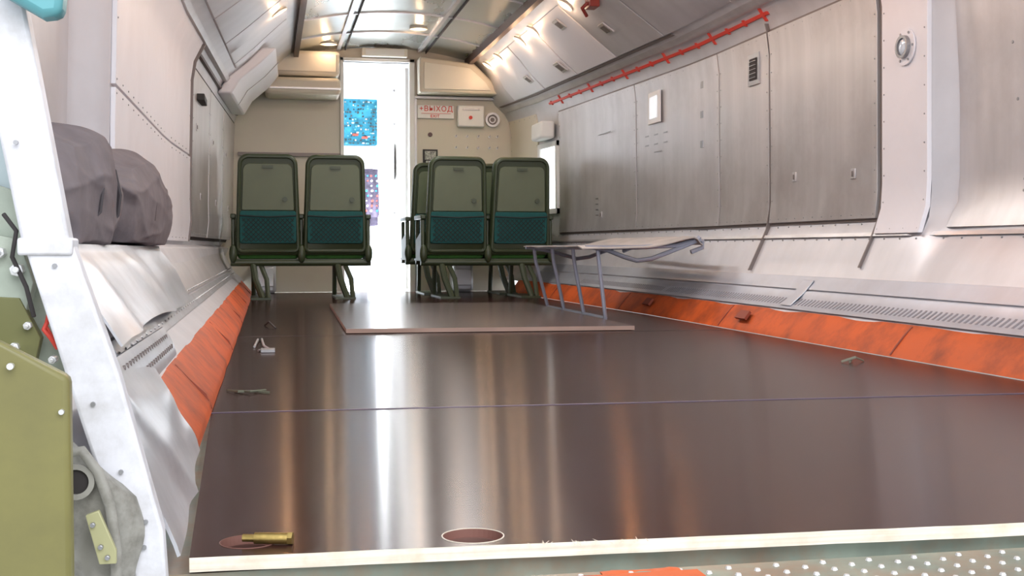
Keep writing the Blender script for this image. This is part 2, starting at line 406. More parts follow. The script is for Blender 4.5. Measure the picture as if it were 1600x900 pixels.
mb=MB(); mb.cyl((1.40,10.398,1.38),(1.40,10.39,1.38),.02,n=16); mb.finish('round_plug',darkbeam,label='dark round plug on the bulkhead',category='plug')

# ---------------------------------------------------------------- right wall panels
def rivets(mb,side,y0,y1,z0,z1,off,step=.09,mi=1,inset=.018,r=.0045):
    def rv(y,z):
        x=wx(side,y,z)-side*off; mb.cyl((x,y,z),(x-side*.0035,y,z),r,r*.6,n=6,mi=mi)
    k=int((y1-y0-2*inset)/step)
    for i in range(k+1):
        y=y0+inset+i*(y1-y0-2*inset)/max(1,k); rv(y,z0+inset); rv(y,z1-inset)
    k=int((z1-z0-2*inset)/step)
    for i in range(1,k):
        z=z0+inset+i*(z1-z0-2*inset)/k; rv(y0+inset,z); rv(y1-inset,z)
G='aluminium access panels on the cabin side'
specs=[(4.50,5.56,alu_panel,'large brushed aluminium access panel beside the round lamp'),
       (5.58,6.235,alu_panel,'narrow brushed aluminium panel with a dark vent'),
       (6.25,7.515,alu,'pale brushed aluminium panel with a white framed switch'),
       (7.53,9.15,alu,'pale brushed aluminium panel next to the seats')]
RP=[]
for y0,y1,m,lb in specs:
    mb=MB(); mb.patch(1,y0,y1,.505,1.455,.004,.016,0); rivets(mb,1,y0,y1,.505,1.455,.02)
    p=mb.finish('access_panel',[m,rivet],label=lb,category='access panel',group=G,bevel=.004); RP.append(p)
    mb=MB(); mb.patch(1,y0-.010,y1+.010,.492,1.468,0.0,.006,0); mb.finish('panel_seal',seam,parent=p)
def latch(parent,side,y,z,name='latch'):
    x=wx(side,y,z)-side*.02
    mb=MB(); mb.box(min(x,x-side*.005),max(x,x-side*.005),y-.02,y+.02,z-.022,z+.022); x2=x-side*.005
    mb.box(min(x2,x2-side*.004),max(x2,x2-side*.004),y-.006,y+.006,z-.012,z+.012,1)
    return mb.finish(name,[alu,seam],parent=parent,bevel=.002)
latch(RP[0],1,4.70,.70);latch(RP[0],1,5.28,.72);latch(RP[3],1,8.2,.62)
x=wx(1,5.75,1.3)-.02
mb=MB(); mb.box(x-.008,x,5.68,5.82,1.22,1.38); mb.box(x-.012,x-.008,5.705,5.795,1.245,1.355,1)
for i in range(5): mb.box(x-.016,x-.012,5.71,5.79,1.255+i*.021,1.258+i*.021,0)
mb.finish('vent_grille',[rivet,dark],parent=RP[1],label='dark rectangular vent grille')
x=wx(1,7.2,1.27)-.02
mb=MB(); mb.box(x-.014,x,7.08,7.3,1.17,1.37); mb.box(x-.02,x-.014,7.12,7.26,1.2,1.34,1)
mb.finish('switch_frame',[whitep,M('pale_glow_face',(.75,.8,.85),0,.2,0,emit=(.9,.95,1),estr=.5)],parent=RP[2],bevel=.01)  # pale switch face has a weak emission in its material
x=wx(1,6.5,1.15)-.03
mb=MB(); mb.patch(1,6.44,6.54,.93,1.40,.02,.006,0)
for z in (.98,1.15,1.32): mb.box(x-.0,x+.006,6.47,6.51,z-.02,z+.02,1)
mb.finish('cable_cover',[alu,rivet],parent=RP[2])
mk=MB()
for (yy,zz,w) in ((7.35,1.10,.05),(7.2,1.10,.05),(7.05,1.10,.05),(7.35,1.04,.05),(7.2,1.04,.05),(7.05,1.04,.05),(7.2,.99,.12)):
    x=wx(1,yy,zz)-.0205; mk.box(x-.001,x,yy-w,yy+w,zz-.004,zz+.004)
mk.finish('placard_print',rivet,parent=RP[2])['kind']='stuff'
mk=MB()
for zz in (.62,.66,.70,.74):
    x=wx(1,8.3,zz)-.0205; mk.box(x-.001,x,8.25,8.4,zz-.004,zz+.004)
mk.box(wx(1,8.2,1.2)-.024,wx(1,8.2,1.2)-.019,7.95,8.45,1.19,1.195)
mk.finish('placard_print',rivet,parent=RP[3])['kind']='stuff'

mb=MB(); mb.patch(1,5.50,9.3,1.533,1.547,.0,.010,0,ny=16)
yy=5.55
i=0
while yy<9.3:
    L_=.030 if i%3==0 else .015; mb.patch(1,yy,yy+.018,1.540-L_,1.540+L_,.0,.011,0); yy+=.23; i+=1
mb.finish('marker_strip',redp,label='thin red strip with cross ticks running along the side lining',category='marker strip')
mb=MB(); mb.patch(1,1.6,10.3,1.575,1.60,0,.02,ny=24); mb.finish('trim_30',alu,kind='structure')
mb=MB(); mb.patch(1,1.6,10.3,.43,.445,0,.012,ny=40); rivets(mb,1,1.6,10.3,.40,.50,.001,step=.12); mb.finish('trim_31',[alu,rivet],kind='structure')
mb=MB(); mb.patch(1,5.566,5.576,.27,1.5,0,.018); mb.finish('trim_32',seam,kind='structure')
mb=MB(); mb.patch(1,4.475,4.485,.30,1.5,0,.012); mb.finish('trim_33',seam,kind='structure')
mb=MB(); mb.patch(1,4.12,4.46,.44,1.57,.0,.02,0); rivets(mb,1,4.12,4.46,.44,1.57,.02,step=.1)
mb.finish('frame_cover',[white_panel,rivet],label='white riveted frame cover with a round lamp',category='frame cover',bevel=.008)
mb=MB(); c=Vector((wx(1,4.27,1.17)-.022,4.27,1.17)); d=(-1,0,0)
mb.cyl(c,c+Vector((-.006,0,0)),.072,n=28); mb.ring(c+Vector((-.006,0,0)),d,.034,.045,.016,mi=1); mb.sphere(c+Vector((-.008,0,0)),(.014,.036,.036),2)
mb.cyl(c+Vector((-.006,0,0)),c+Vector((-.009,0,0)),.035,n=20,mi=1)
for k in range(6):
    a=k*math.pi/3; mb.cyl(c+Vector((-.006,.06*math.cos(a),.06*math.sin(a))),c+Vector((-.010,.06*math.cos(a),.06*math.sin(a))),.005,n=6,mi=1)
mb.finish('round_lamp',[white_panel,rivet,glassm],label='round glass lamp in a riveted bezel on the white frame',category='lamp')
mb=MB(); mb.patch(1,1.6,4.04,.46,1.56,.0,.012,0); rivets(mb,1,1.6,4.04,.46,1.56,.012,step=.11)
for (yy,zz) in ((3.62,.62),(3.66,.62),(3.62,.58),(3.66,.58),(3.7,.9),(3.72,1.1)): mb.cyl((wx(1,yy,zz)-.012,yy,zz),(wx(1,yy,zz)-.016,yy,zz),.006,n=6,mi=1)
mb.finish('side_lining',[alu,rivet],label='curved brushed aluminium side lining',category='lining panel')
mb=MB(); mb.patch(1,1.6,9.6,.118,.192,.0,.012,0,ny=20)
y=1.7
while y<8.2:
    mb.patch(1,y,y+.013,.134,.176,.012,.002,1,ny=1); y+=.032
mb.finish('vent_strip',[alu_blue,M('vent_slot',(.22,.22,.25),.2,.6)],label='long slotted aluminium vent strip above the orange rail',category='vent strip')
mb=MB(); mb.patch(1,4.80,4.90,.13,.24,.014,.006); mb.finish('strap_bracket',alu_blue,label='small aluminium bracket over the vent strip',category='bracket',bevel=.003)

# orange rails
for side,lb in ((1,'weathered orange painted floor-side rail beneath the vent strip'),(-1,'weathered orange painted floor-side rail beside the metal ledge')):
    mb=MB(); a0=1.6 if side>0 else 2.27
    oo_=[.0,.004,.004,.0] if side>0 else [.010,.020,.008,.0]
    prof=[.0,.022,.095,.116] if side<0 else [.0,.020,.088,.108]
    def f(a,b):
        y=a0+(9.9-a0)*a
        k=b*3; i=min(2,int(k)); t=k-i
        z=prof[i]*(1-t)+prof[i+1]*t+.002; oo=oo_[i]*(1-t)+oo_[i+1]*t
        oo+=.003*noise.noise(Vector((y*3,b*2,side)))
        return (wx(side,y,z)-side*oo,y,z)
    mb.grid(f,90,6,0,thick=(side*.01,0,-.0))
    y=a0+.55
    while y<9.6:
        def g2(a,b,y=y):
            yy=y+.008*a; z=.006+prof[3]*.9*b; k=b*3; i=min(2,int(k)); t=k-i
            oo=oo_[i]*(1-t)+oo_[i+1]*t
            return (wx(side,yy,z)-side*(oo+.004),yy,z+.002)
        mb.grid(g2,1,3,1,thick=(side*.008,0,0))
        y+=1.62
    if side>0:
        for y in (5.15,6.55): mb.prism([(wx(1,y,.06)-.03,y-.06,.05),(wx(1,y,.06)-.03,y+.06,.05),(wx(1,y,.06)+.0,y+.05,.085),(wx(1,y,.06)+.0,y-.05,.085)],(-.010,0,.008),1)
    mb.finish('side_rail',[orange,M('rail_joint%d'%side,(.25,.05,.025),0,.6)],label=lb,category='rail')
mb=MB()
mb.patch(1,1.6,9.5,.20,.255,.0,.01,0,ny=16); mb.finish('trim_34',alu_blue,kind='structure')

# slanted lining panels (both sides)
for side in (1,-1):
    y=1.7
    while y<(9.9 if side>0 else 8.4):
        w_=.80 if y>6 else 1.0
        y1=min(y+w_,10.15 if side>0 else 8.5)
        mb=MB(); mb.patch(side,y,y1-.02,1.63,1.95,.0,.014,0,ny=2)
        mb.finish('sloped_lining_panel',[lining if (side<0 or y<7) else white_panel],label='pale sloped lining panel beneath the ceiling beam',category='lining panel',group='sloped lining panels under the ceiling',bevel=.005)
        y=y1
nrm={1:Vector((-.56,0,-.82)).normalized(),-1:Vector((.56,0,-.82)).normalized()}
warm=[]
for side,ys in ((1,(3.2,4.6,5.6,7.36,8.28,8.70,9.5,9.93)),(-1,(4.2,6.2,7.8))):
    first=None
    for y in ys:
        z=1.93 if side>0 else 1.9
        p=Vector((wx(side,y,z)-side*.016,y,z)); warm.append(p+nrm[side]*.06)
        if first is None:
            mb=MB(); mb.ring(p,nrm[side],.035,.055,.012); mb.cyl(p,p+nrm[side]*.008,.036,mi=1,n=20)
            o=mb.finish('reading_lamp',[cream,lampwarm],label='small round warm reading lamp in the sloped lining',category='lamp',group='round reading lamps in the sloped lining'); first=(o,p)
        else: copy_thing(first[0],p-first[1])
for y,z,s in ((8.41,1.70,.05),(7.2,1.76,.045),(7.75,1.88,.045),(9.2,1.72,.04)):
    p=Vector((wx(1,y,z)-.014,y,z)); u=Vector((0,1,0)); n_=nrm[1]; w=n_.cross(u)
    mb=MB(); q=[p+u*a*s*1.3+w*b*s for a,b in((-1,-1),(1,-1),(1,1),(-1,1))]
    mb.prism(q,n_*.01); q=[p+n_*.01+u*a*s*.9+w*b*s*.6 for a,b in((-1,-1),(1,-1),(1,1),(-1,1))]; mb.prism(q,n_*.003,1)
    mb.finish('socket_plate',[alu,seam],label='small metal socket plate on the sloped lining',category='socket plate')
p=Vector((wx(1,6.95,1.86)-.02,6.95,1.86))
mb=MB(); mb.box(p.x-.06,p.x,6.9,7.02,1.83,1.93); mb.tube([p+Vector((-.06,0,0)),p+Vector((-.09,.02,-.03)),p+Vector((-.05,.06,-.07))],.012)
mb.finish('fire_handle',[M('dark_red',(.25,.03,.02),0,.4)],label='dark red pull handle hanging from the sloped lining',category='handle',bevel=.01)
mb=MB(); mb.patch(1,6.6,10.3,1.618,1.626,0,.016,ny=12); mb.finish('trim_35',seam,kind='structure')

# right window section
mb=MB(); mb.patch(1,9.22,9.62,.70,1.2,.004,.012,0); w1=mb.finish('window_1',winm,kind='structure')
mb=MB()
for a in ((9.19,9.23,.66,1.24),(9.61,9.66,.66,1.24),(9.19,9.66,.66,.70),(9.19,9.66,1.2,1.24)): mb.patch(1,*a,.0,.03)
mb.finish('trim_36',whitep,kind='structure')
mb=MB(); mb.box(wx(1,9.4,1.3)-.13,wx(1,9.4,1.3)-.01,9.25,9.6,1.26,1.40); r=mb.finish('blind_box',whitep,label='white box above the side window',category='box',bevel=.02)
mb=MB(); mb.patch(1,9.7,10.35,.5,1.5,0,.012,0); rivets(mb,1,9.7,10.35,.5,1.5,.012,step=.12); mb.finish('side_lining',[beige,rivet],label='beige riveted side lining beside the bulkhead',category='lining panel')

# ceiling lamps
first=None
for (x,y) in ((.50,10.0),(1.17,9.35),(.50,8.0),(1.17,7.1),(.50,6.0),(1.17,4.8),(.5,3.6)):
    z=cz(x); warm.append(Vector((x,y,z-.06)))
    if first is None:
        mb=MB(); mb.ring((x,y,z-.02),(0,0,1),.045,.07,.02); mb.cyl((x,y,z-.018),(x,y,z),.046,n=20,mi=1)
        first=mb.finish('ceiling_lamp',[cream,lampwarm],label='round warm ceiling lamp with a metal bezel',category='lamp',group='round lamps along the ceiling'); f0=(x,y,z)
    else: copy_thing(first,(x-f0[0],y-f0[1],z-f0[2]))

# ---------------------------------------------------------------- left wall
mb=MB(); mb.patch(-1,4.05,7.05,.42,.905,.0,.016,0); rivets(mb,-1,4.05,7.05,.42,.905,.016,step=.16)
mb.finish('wall_cover',[white_panel,rivet],label='white lower wall cover panel behind the ledge',category='wall cover',bevel=.006)
mb=MB(); mb.patch(-1,4.05,7.0,.915,1.55,.0,.016,0); rivets(mb,-1,4.05,7.0,.915,1.55,.016,step=.16)
mb.finish('wall_cover',[white_panel,rivet],label='white upper wall cover panel with riveted edges',category='wall cover',bevel=.006)
for y0,y1,m in ((7.1,8.1,alu_panel),(8.15,9.15,alu),(9.2,10.3,alu_panel)):
    mb=MB(); mb.patch(-1,y0,y1,.45,1.42,.004,.016,0); rivets(mb,-1,y0,y1,.45,1.42,.02,step=.12)
    p=mb.finish('access_panel',[m,rivet],label='brushed aluminium wall panel beside the seats',category='access panel',group='aluminium panels on the seat side',bevel=.004)
    mb=MB(); mb.patch(-1,y0-.02,y1+.02,.43,1.44,0,.006); mb.finish('panel_seal',dark,parent=p)
    latch(p,-1,(y0+y1)/2,.7); latch(p,-1,y0+.2,1.1)
mb=MB(); x=wx(-1,7.4,1.28); mb.box(x+.015,x+.06,7.3,7.6,1.26,1.30); mb.finish('door_pull',black,label='dark pull handle on the metal wall panel',category='handle',bevel=.004)
mb=MB(); mb.patch(-1,3.6,10.3,1.55,1.575,0,.03,ny=30); mb.finish('trim_40',alu,kind='structure')
mb=MB(); mb.patch(-1,3.6,10.3,1.50,1.51,0,.02,ny=30); mb.finish('trim_41',darkbeam,kind='structure')
mb=MB(); mb.patch(-1,7.055,7.075,.42,1.55,0,.024); mb.finish('trim_42',seam,kind='structure')
mb=MB(); mb.patch(-1,1.6,3.9,.42,1.56,0,.01,0); mb.finish('side_lining',[lining],label='curved pale side lining behind the bags',category='lining panel')
mb=MB(); mb.patch(-1,2.3,9.8,.165,.205,0,.012,0,ny=20); rivets(mb,-1,2.3,9.8,.165,.24,.012,step=.1)
mb.finish('ledge_lip',[alu_bright,rivet],label='folded aluminium ledge lip above the orange rail',category='ledge lip')
mb=MB(); mb.patch(-1,3.6,9.8,.21,.385,0,.006,0,ny=20); mb.finish('ledge_cover',[alu],label='sloped aluminium ledge cover running along the wall',category='ledge cover')
def sh(a,b):
    y=2.12+2.2*a; z=.398-.185*b
    x=wx(-1,y,min(z,.375))+.018+.016*math.sin(b*3.1)+ (.045*b*b)*(1-a*.65)
    if b<.02: x=-.50
    w=noise.noise(Vector((a*4,b*2,2.2)))
    crease=max(0,1-abs(a-.45-.12*b)*18)-max(0,1-abs(a-.62-.10*b)*16)*.7+max(0,1-abs(a-.16+.05*b)*20)
    x+=(.008*w+.011*crease)*min(1,b*3); z+= .014*math.sin(a*6)*b
    return (x,y,z)
mb=MB(); mb.grid(sh,64,18,0,thick=(-.004,0,-.002))
mb.finish('loose_metal_sheet',[alu_bright],label='loose bent aluminium sheet lying over the ledge',category='metal sheet')
def sh2(a,b):
    y=2.05+.95*a; z=.196-.085*b; return (wx(-1,y,.19)+.040+.03*b+.010*math.sin(b*3),y,z-.008*a)
mb=MB(); mb.grid(sh2,12,4,0,thick=(-.004,0,0))
for i in range(20):
    y=2.09+.044*i
    for b in (.22,.5):
        q=Vector(sh2((y-2.05)/.95,b)); mb.cyl(q+Vector((-.002,0,0)),q+Vector((.0022,0,.0004)),.005,n=8,mi=1)
mb.finish('perforated_strip',[alu_bright,seam],label='perforated aluminium strip along the ledge',category='perforated strip')
# bent flap, lightly crumpled
def fl(a,b):
    bot=Vector((-.108,1.49,.004)).lerp(Vector((-.128,2.27,.004)),a)
    topp=Vector((-.235,1.50,.235)).lerp(Vector((-.215,2.36,.150)),a)
    q=bot.lerp(topp,b); w=noise.noise(Vector((a*3,b*3,5)))
    q.x+=.012*math.sin(b*math.pi)*(1-a*.6)+.008*w+.008*max(0,1-abs(a-.5+.3*b)*10); q.z+=.006*w*b
    return q
mb=MB(); mb.grid(fl,24,16,0,thick=(-.004,0,-.002))
mb.finish('metal_flap',[alu_bright],label='bent aluminium flap beside the white strut',category='metal flap')
# ---------------------------------------------------------------- white strut
r=empty('ramp_strut',(-.14,1.46,0),'white painted angled frame strut with bolts and chipped paint','strut')
mb=MB(); mb.prism([(-.455,1.44,1.15),(-.395,1.44,1.15),(-.272,1.44,.668),(-.224,1.44,.385),(-.276,1.44,.380),(-.320,1.44,.62)],(0,.035,0))
mb.finish('upper_arm',strutw,parent=r,bevel=.004)
mb=MB(); mb.prism([(-.274,1.435,.384),(-.222,1.435,.388),(-.172,1.435,.235),(-.124,1.435,.048),(-.120,1.435,-.02),(-.153,1.435,-.02),(-.210,1.435,.165)],(0,.035,0))
mb.finish('lower_arm',strutw,parent=r,bevel=.004)
mb=MB(); mb.box(-.280,-.220,1.430,1.478,.372,.392); 
mb.finish('joint_plate',strutw,parent=r,bevel=.003)
mb=MB()
for (x,z) in ((-.145,.03),(-.143,.06),(-.24,.36),(-.2,.2),(-.17,.12),(-.28,.5)): mb.cyl((x,1.436,z),(x,1.431,z),.0028,n=8)
mb.finish('bolt',rivet,parent=r)['kind']='stuff'
mb=MB(); mb.prism([(-.195,1.42,.085),(-.175,1.42,.09),(-.155,1.42,.03),(-.178,1.42,.022)],(0,.012,0))
mb.finish('small_plate',strutw,parent=r,bevel=.002)
mb=MB(); mb.prism([(-.42,1.28,.33),(-.27,1.28,.285),(-.205,1.30,.245),(-.205,1.30,-.05),(-.42,1.28,-.05)],(0,.025,0))
r=mb.finish('olive_access_door',olivepanel,label='olive green painted metal door panel with screws',category='door panel',bevel=.006)
mb=MB()
for z in (.26,.03): mb.cyl((-.258,1.283,z),(-.258,1.276,z),.0035,n=10)
for z in (.21,): mb.cyl((-.212,1.30,z),(-.212,1.292,z),.0028,n=10)
mb.finish('screw',stud,parent=r)['kind']='stuff'
mb=MB()
def rk(a,b):
    x=-.235+.085*b+.006*math.sin(7*a+3*b); z=-.04+.20*a-.07*a*b; y=1.425-.03*math.sin(b*3.1)+.008*noise.noise(Vector((a*4,b*4,0)))
    return (x,y,z)
mb.grid(rk,14,12,0,thick=(0,.03,0))
mb.tube([(-.228,1.385,.15),(-.205,1.38,.155),(-.188,1.38,.13),(-.176,1.385,.09),(-.170,1.385,.04),(-.172,1.39,-.02)],.006,n=10,mi=0)
mb.cyl((-.212,1.40,.12),(-.212,1.383,.12),.016,n=18,mi=2); mb.ring((-.212,1.385,.12),(0,-1,0),.014,.02,.006,mi=0)
mb.finish('hinge_casting',[rock,primer,dark],label='grey cast hinge fitting at the foot of the strut',category='hinge fitting',sharp=60)
mb=MB(); mb.prism([(-.200,1.365,.085),(-.186,1.365,.09),(-.168,1.365,.045),(-.168,1.365,.03),(-.186,1.365,.03)],(0,.008,0))
for q in ((-.192,.075),(-.184,.05),(-.177,.038)): mb.cyl((q[0],1.366,q[1]),(q[0],1.360,q[1]),.003,n=8,mi=1)
mb.finish('angle_bracket',[M('yellow_green_primer',(.38,.37,.2),.1,.5),rivet],label='yellow-green primed angle bracket with bolts',category='bracket',bevel=.001)
mb=MB()
mb.prism([(-.36,1.50,.47),(-.30,1.50,.45),(-.285,1.50,.42),(-.262,1.50,.38),(-.235,1.50,.30),(-.225,1.50,.22),(-.36,1.50,.22)],(0,.03,0))
mb.prism([(-.33,1.47,.40),(-.285,1.47,.39),(-.27,1.47,.34),(-.28,1.47,.30),(-.33,1.47,.29)],(0,.03,0))
mb.prism([(-.33,1.465,.325),(-.285,1.465,.322),(-.262,1.465,.275),(-.27,1.465,.24),(-.33,1.465,.24)],(0,.02,0),5)
mb.tube([(-.262,1.47,.345),(-.257,1.465,.33),(-.252,1.465,.31),(-.256,1.465,.29),(-.246,1.465,.27)],.0022,n=6,mi=3)
mb.tube([(-.252,1.47,.30),(-.258,1.462,.285),(-.25,1.462,.275),(-.243,1.465,.262)],.003,n=6,mi=3)
mb.tube([(-.30,1.46,.42),(-.285,1.455,.40),(-.29,1.455,.37),(-.275,1.455,.335),(-.268,1.46,.30)],.003,n=6,mi=4)
for (x,z,rr) in ((-.286,.355,.008),(-.305,.375,.007),(-.275,.29,.005),(-.248,.25,.005),(-.29,.265,.006),(-.25,.235,.004),(-.262,.36,.004)):
    mb.cyl((x,1.475,z),(x,1.455,z),rr,n=6,mi=1); mb.cyl((x,1.455,z),(x,1.45,z),rr*.5,n=10,mi=1)
mb.finish('latch_mechanism',[primer,stud,rivet,redp,dark,M('olive_bracket',(.13,.13,.045),0,.5,dirt=(.05,.05,.03),dsc=14,damt=.6)],label='pale green latch mechanism with bolts and red wire',category='mechanism',bevel=.003)
mb=MB(); mb.prism([(-.31,1.40,.72),(-.235,1.40,.72),(-.222,1.40,.665),(-.225,1.40,.640),(-.245,1.40,.637),(-.285,1.40,.66)],(0,.04,0))
mb.finish('teal_fitting',tealp,label='teal painted rounded fitting above the strut',category='fitting',bevel=.008)
mb=MB(); mb.box(-.56,-.285,1.535,1.56,.34,.64); mb.finish('frame_skin',M('pale_teal_skin',(.42,.50,.52),.1,.5,.1),label='pale teal painted frame skin behind the strut',category='frame skin')

# ---------------------------------------------------------------- bags
def bag(name,c,size,seed,label,slope):
    bm=bmesh.new(); bmesh.ops.create_cube(bm,size=2); bmesh.ops.subdivide_edges(bm,edges=bm.edges,cuts=44,use_grid_fill=True)
    for v in bm.verts:
        p=v.co.copy(); n=p.normalized(); k=.74
        q=p*(1-k)+n*1.17*k
        q.z=max(q.z,-.80)
        w=Vector((q.x*.9,q.y*1.2+seed,q.z*.9))
        d=noise.noise(w)*.22+.07
        # cloth: broad swells plus narrow, wandering pinched folds
        for (ky,kz,ph,am,pw) in ((7.0,3.0,seed,.070,2.2),(4.0,-6.5,seed*2.1,.055,2.6),(12.0,2.0,seed*.7,.028,2.0),(5.0,10.0,seed*1.3,.022,2.0)):
            wp=noise.noise_vector(Vector((q.y*1.6+seed,q.z*1.3,q.x*1.1+ph)))
            t=q.y*ky+q.z*kz+ph+2.6*wp.x
            m_=.45+.9*noise.noise(Vector((q.y*2.1+ph,q.z*2.1,2+q.x)))
            d+=am*((1-abs(math.sin(t*.5)))**pw)*max(0,m_)*1.5
        q+=n*d
        s=1-slope*max(0,q.y)*.5-.12*max(0,-q.y)-.12*(1-abs(math.sin(q.y*2.4+seed)))
        if q.z>-.2: q.z=-.2+(q.z+.2)*s
        v.co=Vector((c[0]+q.x*size[0]/2,c[1]+q.y*size[1]/2,c[2]+(q.z+.82)*size[2]/1.75))
    me=bpy.data.meshes.new(name); bm.to_mesh(me); bm.free(); me.materials.append(bagm)
    for p in me.polygons: p.use_smooth=True
    o=Vector((c[0],c[1],c[2])); me.transform(Matrix.Translation(-o))
    ob=bpy.data.objects.new(name,me); C.objects.link(ob); place(ob,o,None,0,label,'bag','grey travel bags on the ledge',subd=1)
    def sx(y,z): return c[0]+size[0]*.5*1.0*math.sqrt(max(.05,1-((y-c[1])/(size[1]*.62))**4))
    for yo in (-.20,.22):
        mb=MB()
        y=c[1]+yo*size[1]; x=sx(y,0)
        mb.tube([(x-.03,y,c[2]+.02),(x+.008,y-.01,c[2]+size[2]*.25),(x+.014,y-.01,c[2]+size[2]*.45),(x+.002,y,c[2]+size[2]*.70),(x-.04,y+.02,c[2]+size[2]*.90),(x-.10,y+.05,c[2]+size[2]*.98)],.011,n=8,flat=.4)
        mb.finish('strap',bag2m,parent=ob)
    mb=MB(); y=c[1]; x=sx(y,0)
    mb.grid(lambda a,b:(x+.014-.05*(2*a-1)**2-.07*(b-.5)**2+.005*math.sin(a*9+b*4),y+(a-.5)*size[1]*.32,c[2]+.03+b*size[2]*.45),14,10,0,thick=(-.02,0,0))
    mb.finish('pocket',bagm,parent=ob,bevel=.006)
    mb=MB(); mb.tube([(x-.035,y-size[1]*.3,c[2]+size[2]*.72),(x-.006,y,c[2]+size[2]*.74),(x-.04,y+size[1]*.3,c[2]+size[2]*.64)],.005,n=6)
    mb.finish('zip',bag2m,parent=ob)
    mb=MB(); yy=c[1]; mb.tube([(c[0]+.03,yy-.10,c[2]+size[2]*.84),(c[0]+.05,yy-.07,c[2]+size[2]*.98),(c[0]+.05,yy+.05,c[2]+size[2]*.98),(c[0]+.03,yy+.10,c[2]+size[2]*.80)],.009,n=8,flat=.6)
    mb.finish('carry_handle',bag2m,parent=ob)
    return ob
bag('travel_bag',(-.470,2.88,.405),(.20,.74,.23),1.3,'slumped dark grey fabric travel bag with webbing straps',.15)
bag('travel_bag',(-.460,3.98,.405),(.22,1.24,.25),5.1,'smaller dark grey travel bag sagging at one end',.6)

# ---------------------------------------------------------------- plywood floor
def circ(x,y,r,n=36): return [(x+r*math.cos(2*math.pi*i/n),y+r*math.sin(2*math.pi*i/n)) for i in range(n)]
H1=(-.028,1.560); H2=(.262,1.532)
def board(name,outer,holes,z0,z1,mats,**kw):
    cu=bpy.data.curves.new(name,'CURVE'); cu.dimensions='2D'; cu.fill_mode='BOTH'; cu.extrude=(z1-z0)/2
    for pts in [outer]+holes:
        s=cu.splines.new('POLY'); s.points.add(len(pts)-1); s.use_cyclic_u=True
        for q,p in zip(s.points,pts): q.co=(p[0],p[1],0,1)
    t=bpy.data.objects.new('tmp',cu); C.objects.link(t); bpy.context.view_layer.update()
    me=bpy.data.meshes.new_from_object(t.evaluated_get(bpy.context.evaluated_depsgraph_get())); bpy.data.objects.remove(t)
    me.materials.clear()
    for m in mats: me.materials.append(m)
    for p in me.polygons:
        p.material_index = 0 if abs(p.normal.z)>.5 else 1; p.use_smooth=False
        if p.material_index==1 and len(mats)>2:
            for h in (H1,H2):
                if math.hypot(p.center.x-h[0],p.center.y-h[1])<.045: p.material_index=2
    o=Vector((outer[0][0],outer[0][1],0)); me.transform(Matrix.Translation(Vector((0,0,(z0+z1)/2))-o))
    ob=bpy.data.objects.new(name,me); C.objects.link(ob); return place(ob,o,None,0,**kw)
def fx(side,y): return wx(side,y,0)-side*.003
GB='brown plywood floor boards'
brown_edge=M('board_edge_brown',(.12,.08,.06),0,.6)
hole_edge=M('hole_edge_reddish',(.20,.09,.07),0,.6)
fr=[(-.098,1.492)]
k=60
for i in range(1,k): 
    t=i/k; fr.append((-.098+2.198*t,1.492-.077*t+random.uniform(-.0012,.0012)))
fr.append((2.10,1.415))
board('plywood_board',fr+[(fx(1,2.0),2.0),(fx(1,2.75),2.745),(-.132,2.80)],[circ(*H1,.036),circ(*H2,.040)],-.018,0,[floorm,ply,hole_edge],label='dark brown plywood board with pale cut edge and round holes',category='plywood board',group=GB)
board('plywood_board',[(-.134,2.803),(fx(1,2.75),2.748),(fx(1,4),4.0),(fx(1,5.2),5.198),(-.138,5.198)],[],-.018,0,[floorm,brown_edge],label='dark brown coated plywood floor board',category='plywood board',group=GB)
board('plywood_board',[(-.138,5.201),(fx(1,5.2),5.201),(fx(1,6.5),6.5),(fx(1,7.7),7.698),(-.138,7.698)],[],-.018,0,[floorm,brown_edge],label='dark brown coated plywood floor board',category='plywood board',group=GB)
board('plywood_board',[(-.138,7.701),(fx(1,7.7),7.701),(fx(1,9.0),9.0),(fx(1,10.3),10.34),(-.138,10.34)],[],-.018,0,[floorm,brown_edge],label='dark brown coated plywood floor board',category='plywood board',group=GB)
mb=MB(); mb.prism([(-.132,2.799,.0),(2.11,2.744,.0),(2.11,2.754,.0),(-.132,2.809,.0)],(0,0,.0015)); mb.finish('trim_50',M('seam_filler',(.10,.075,.12),0,.5),kind='structure')
mb=MB(); mb.prism([(-.13,5.197,.0),(2.11,5.197,.0),(2.11,5.203,.0),(-.13,5.203,.0)],(0,0,.001)); mb.finish('trim_51',M('seam_filler2',(.05,.035,.035),0,.5),kind='structure')
board('loose_plywood_sheet',[(.335,5.29),(1.655,5.24),(1.68,7.68),(.385,7.74)],[],.003,.022,[floorm2,M('ply_edge_brown',(.42,.30,.25),0,.6)],label='loose glossy coated plywood sheet lying flat on the floor',category='plywood sheet')
cupm=[M('cup_metal0',(.11,.05,.04),.3,.5),M('cup_metal1',(.22,.12,.10),.3,.5)]
for i,(h,rr) in enumerate(((H1,.036),(H2,.040))):
    mb=MB(); mb.ring((h[0],h[1],-.0215),(0,0,1),rr-.005,rr-.0005,.010,mi=0); mb.cyl((h[0],h[1],-.0218),(h[0],h[1],-.0212),rr-.004,n=28,mi=1)  # black disc paints deep shade into the shallow cup
    mb.ring((h[0],h[1],-.0212),(0,0,1),rr*.55,rr*.64,.004)
    mb.finish('tie_down_cup',[cupm[i],dark],label='round metal tie-down cup recessed in the plywood board',category='tie-down cup',group='tie-down cups in the floor')
for i,(h,rr) in enumerate(((H1,.036),(H2,.040))):
    mb=MB(); mb.ring((h[0],h[1],.0),(0,0,1),rr,rr+(.0016 if i else .0008),.0008,n=40); mb.finish('hole_rim',ply if i else hole_edge,label='thin worn rim around the round floor hole',category='hole rim')
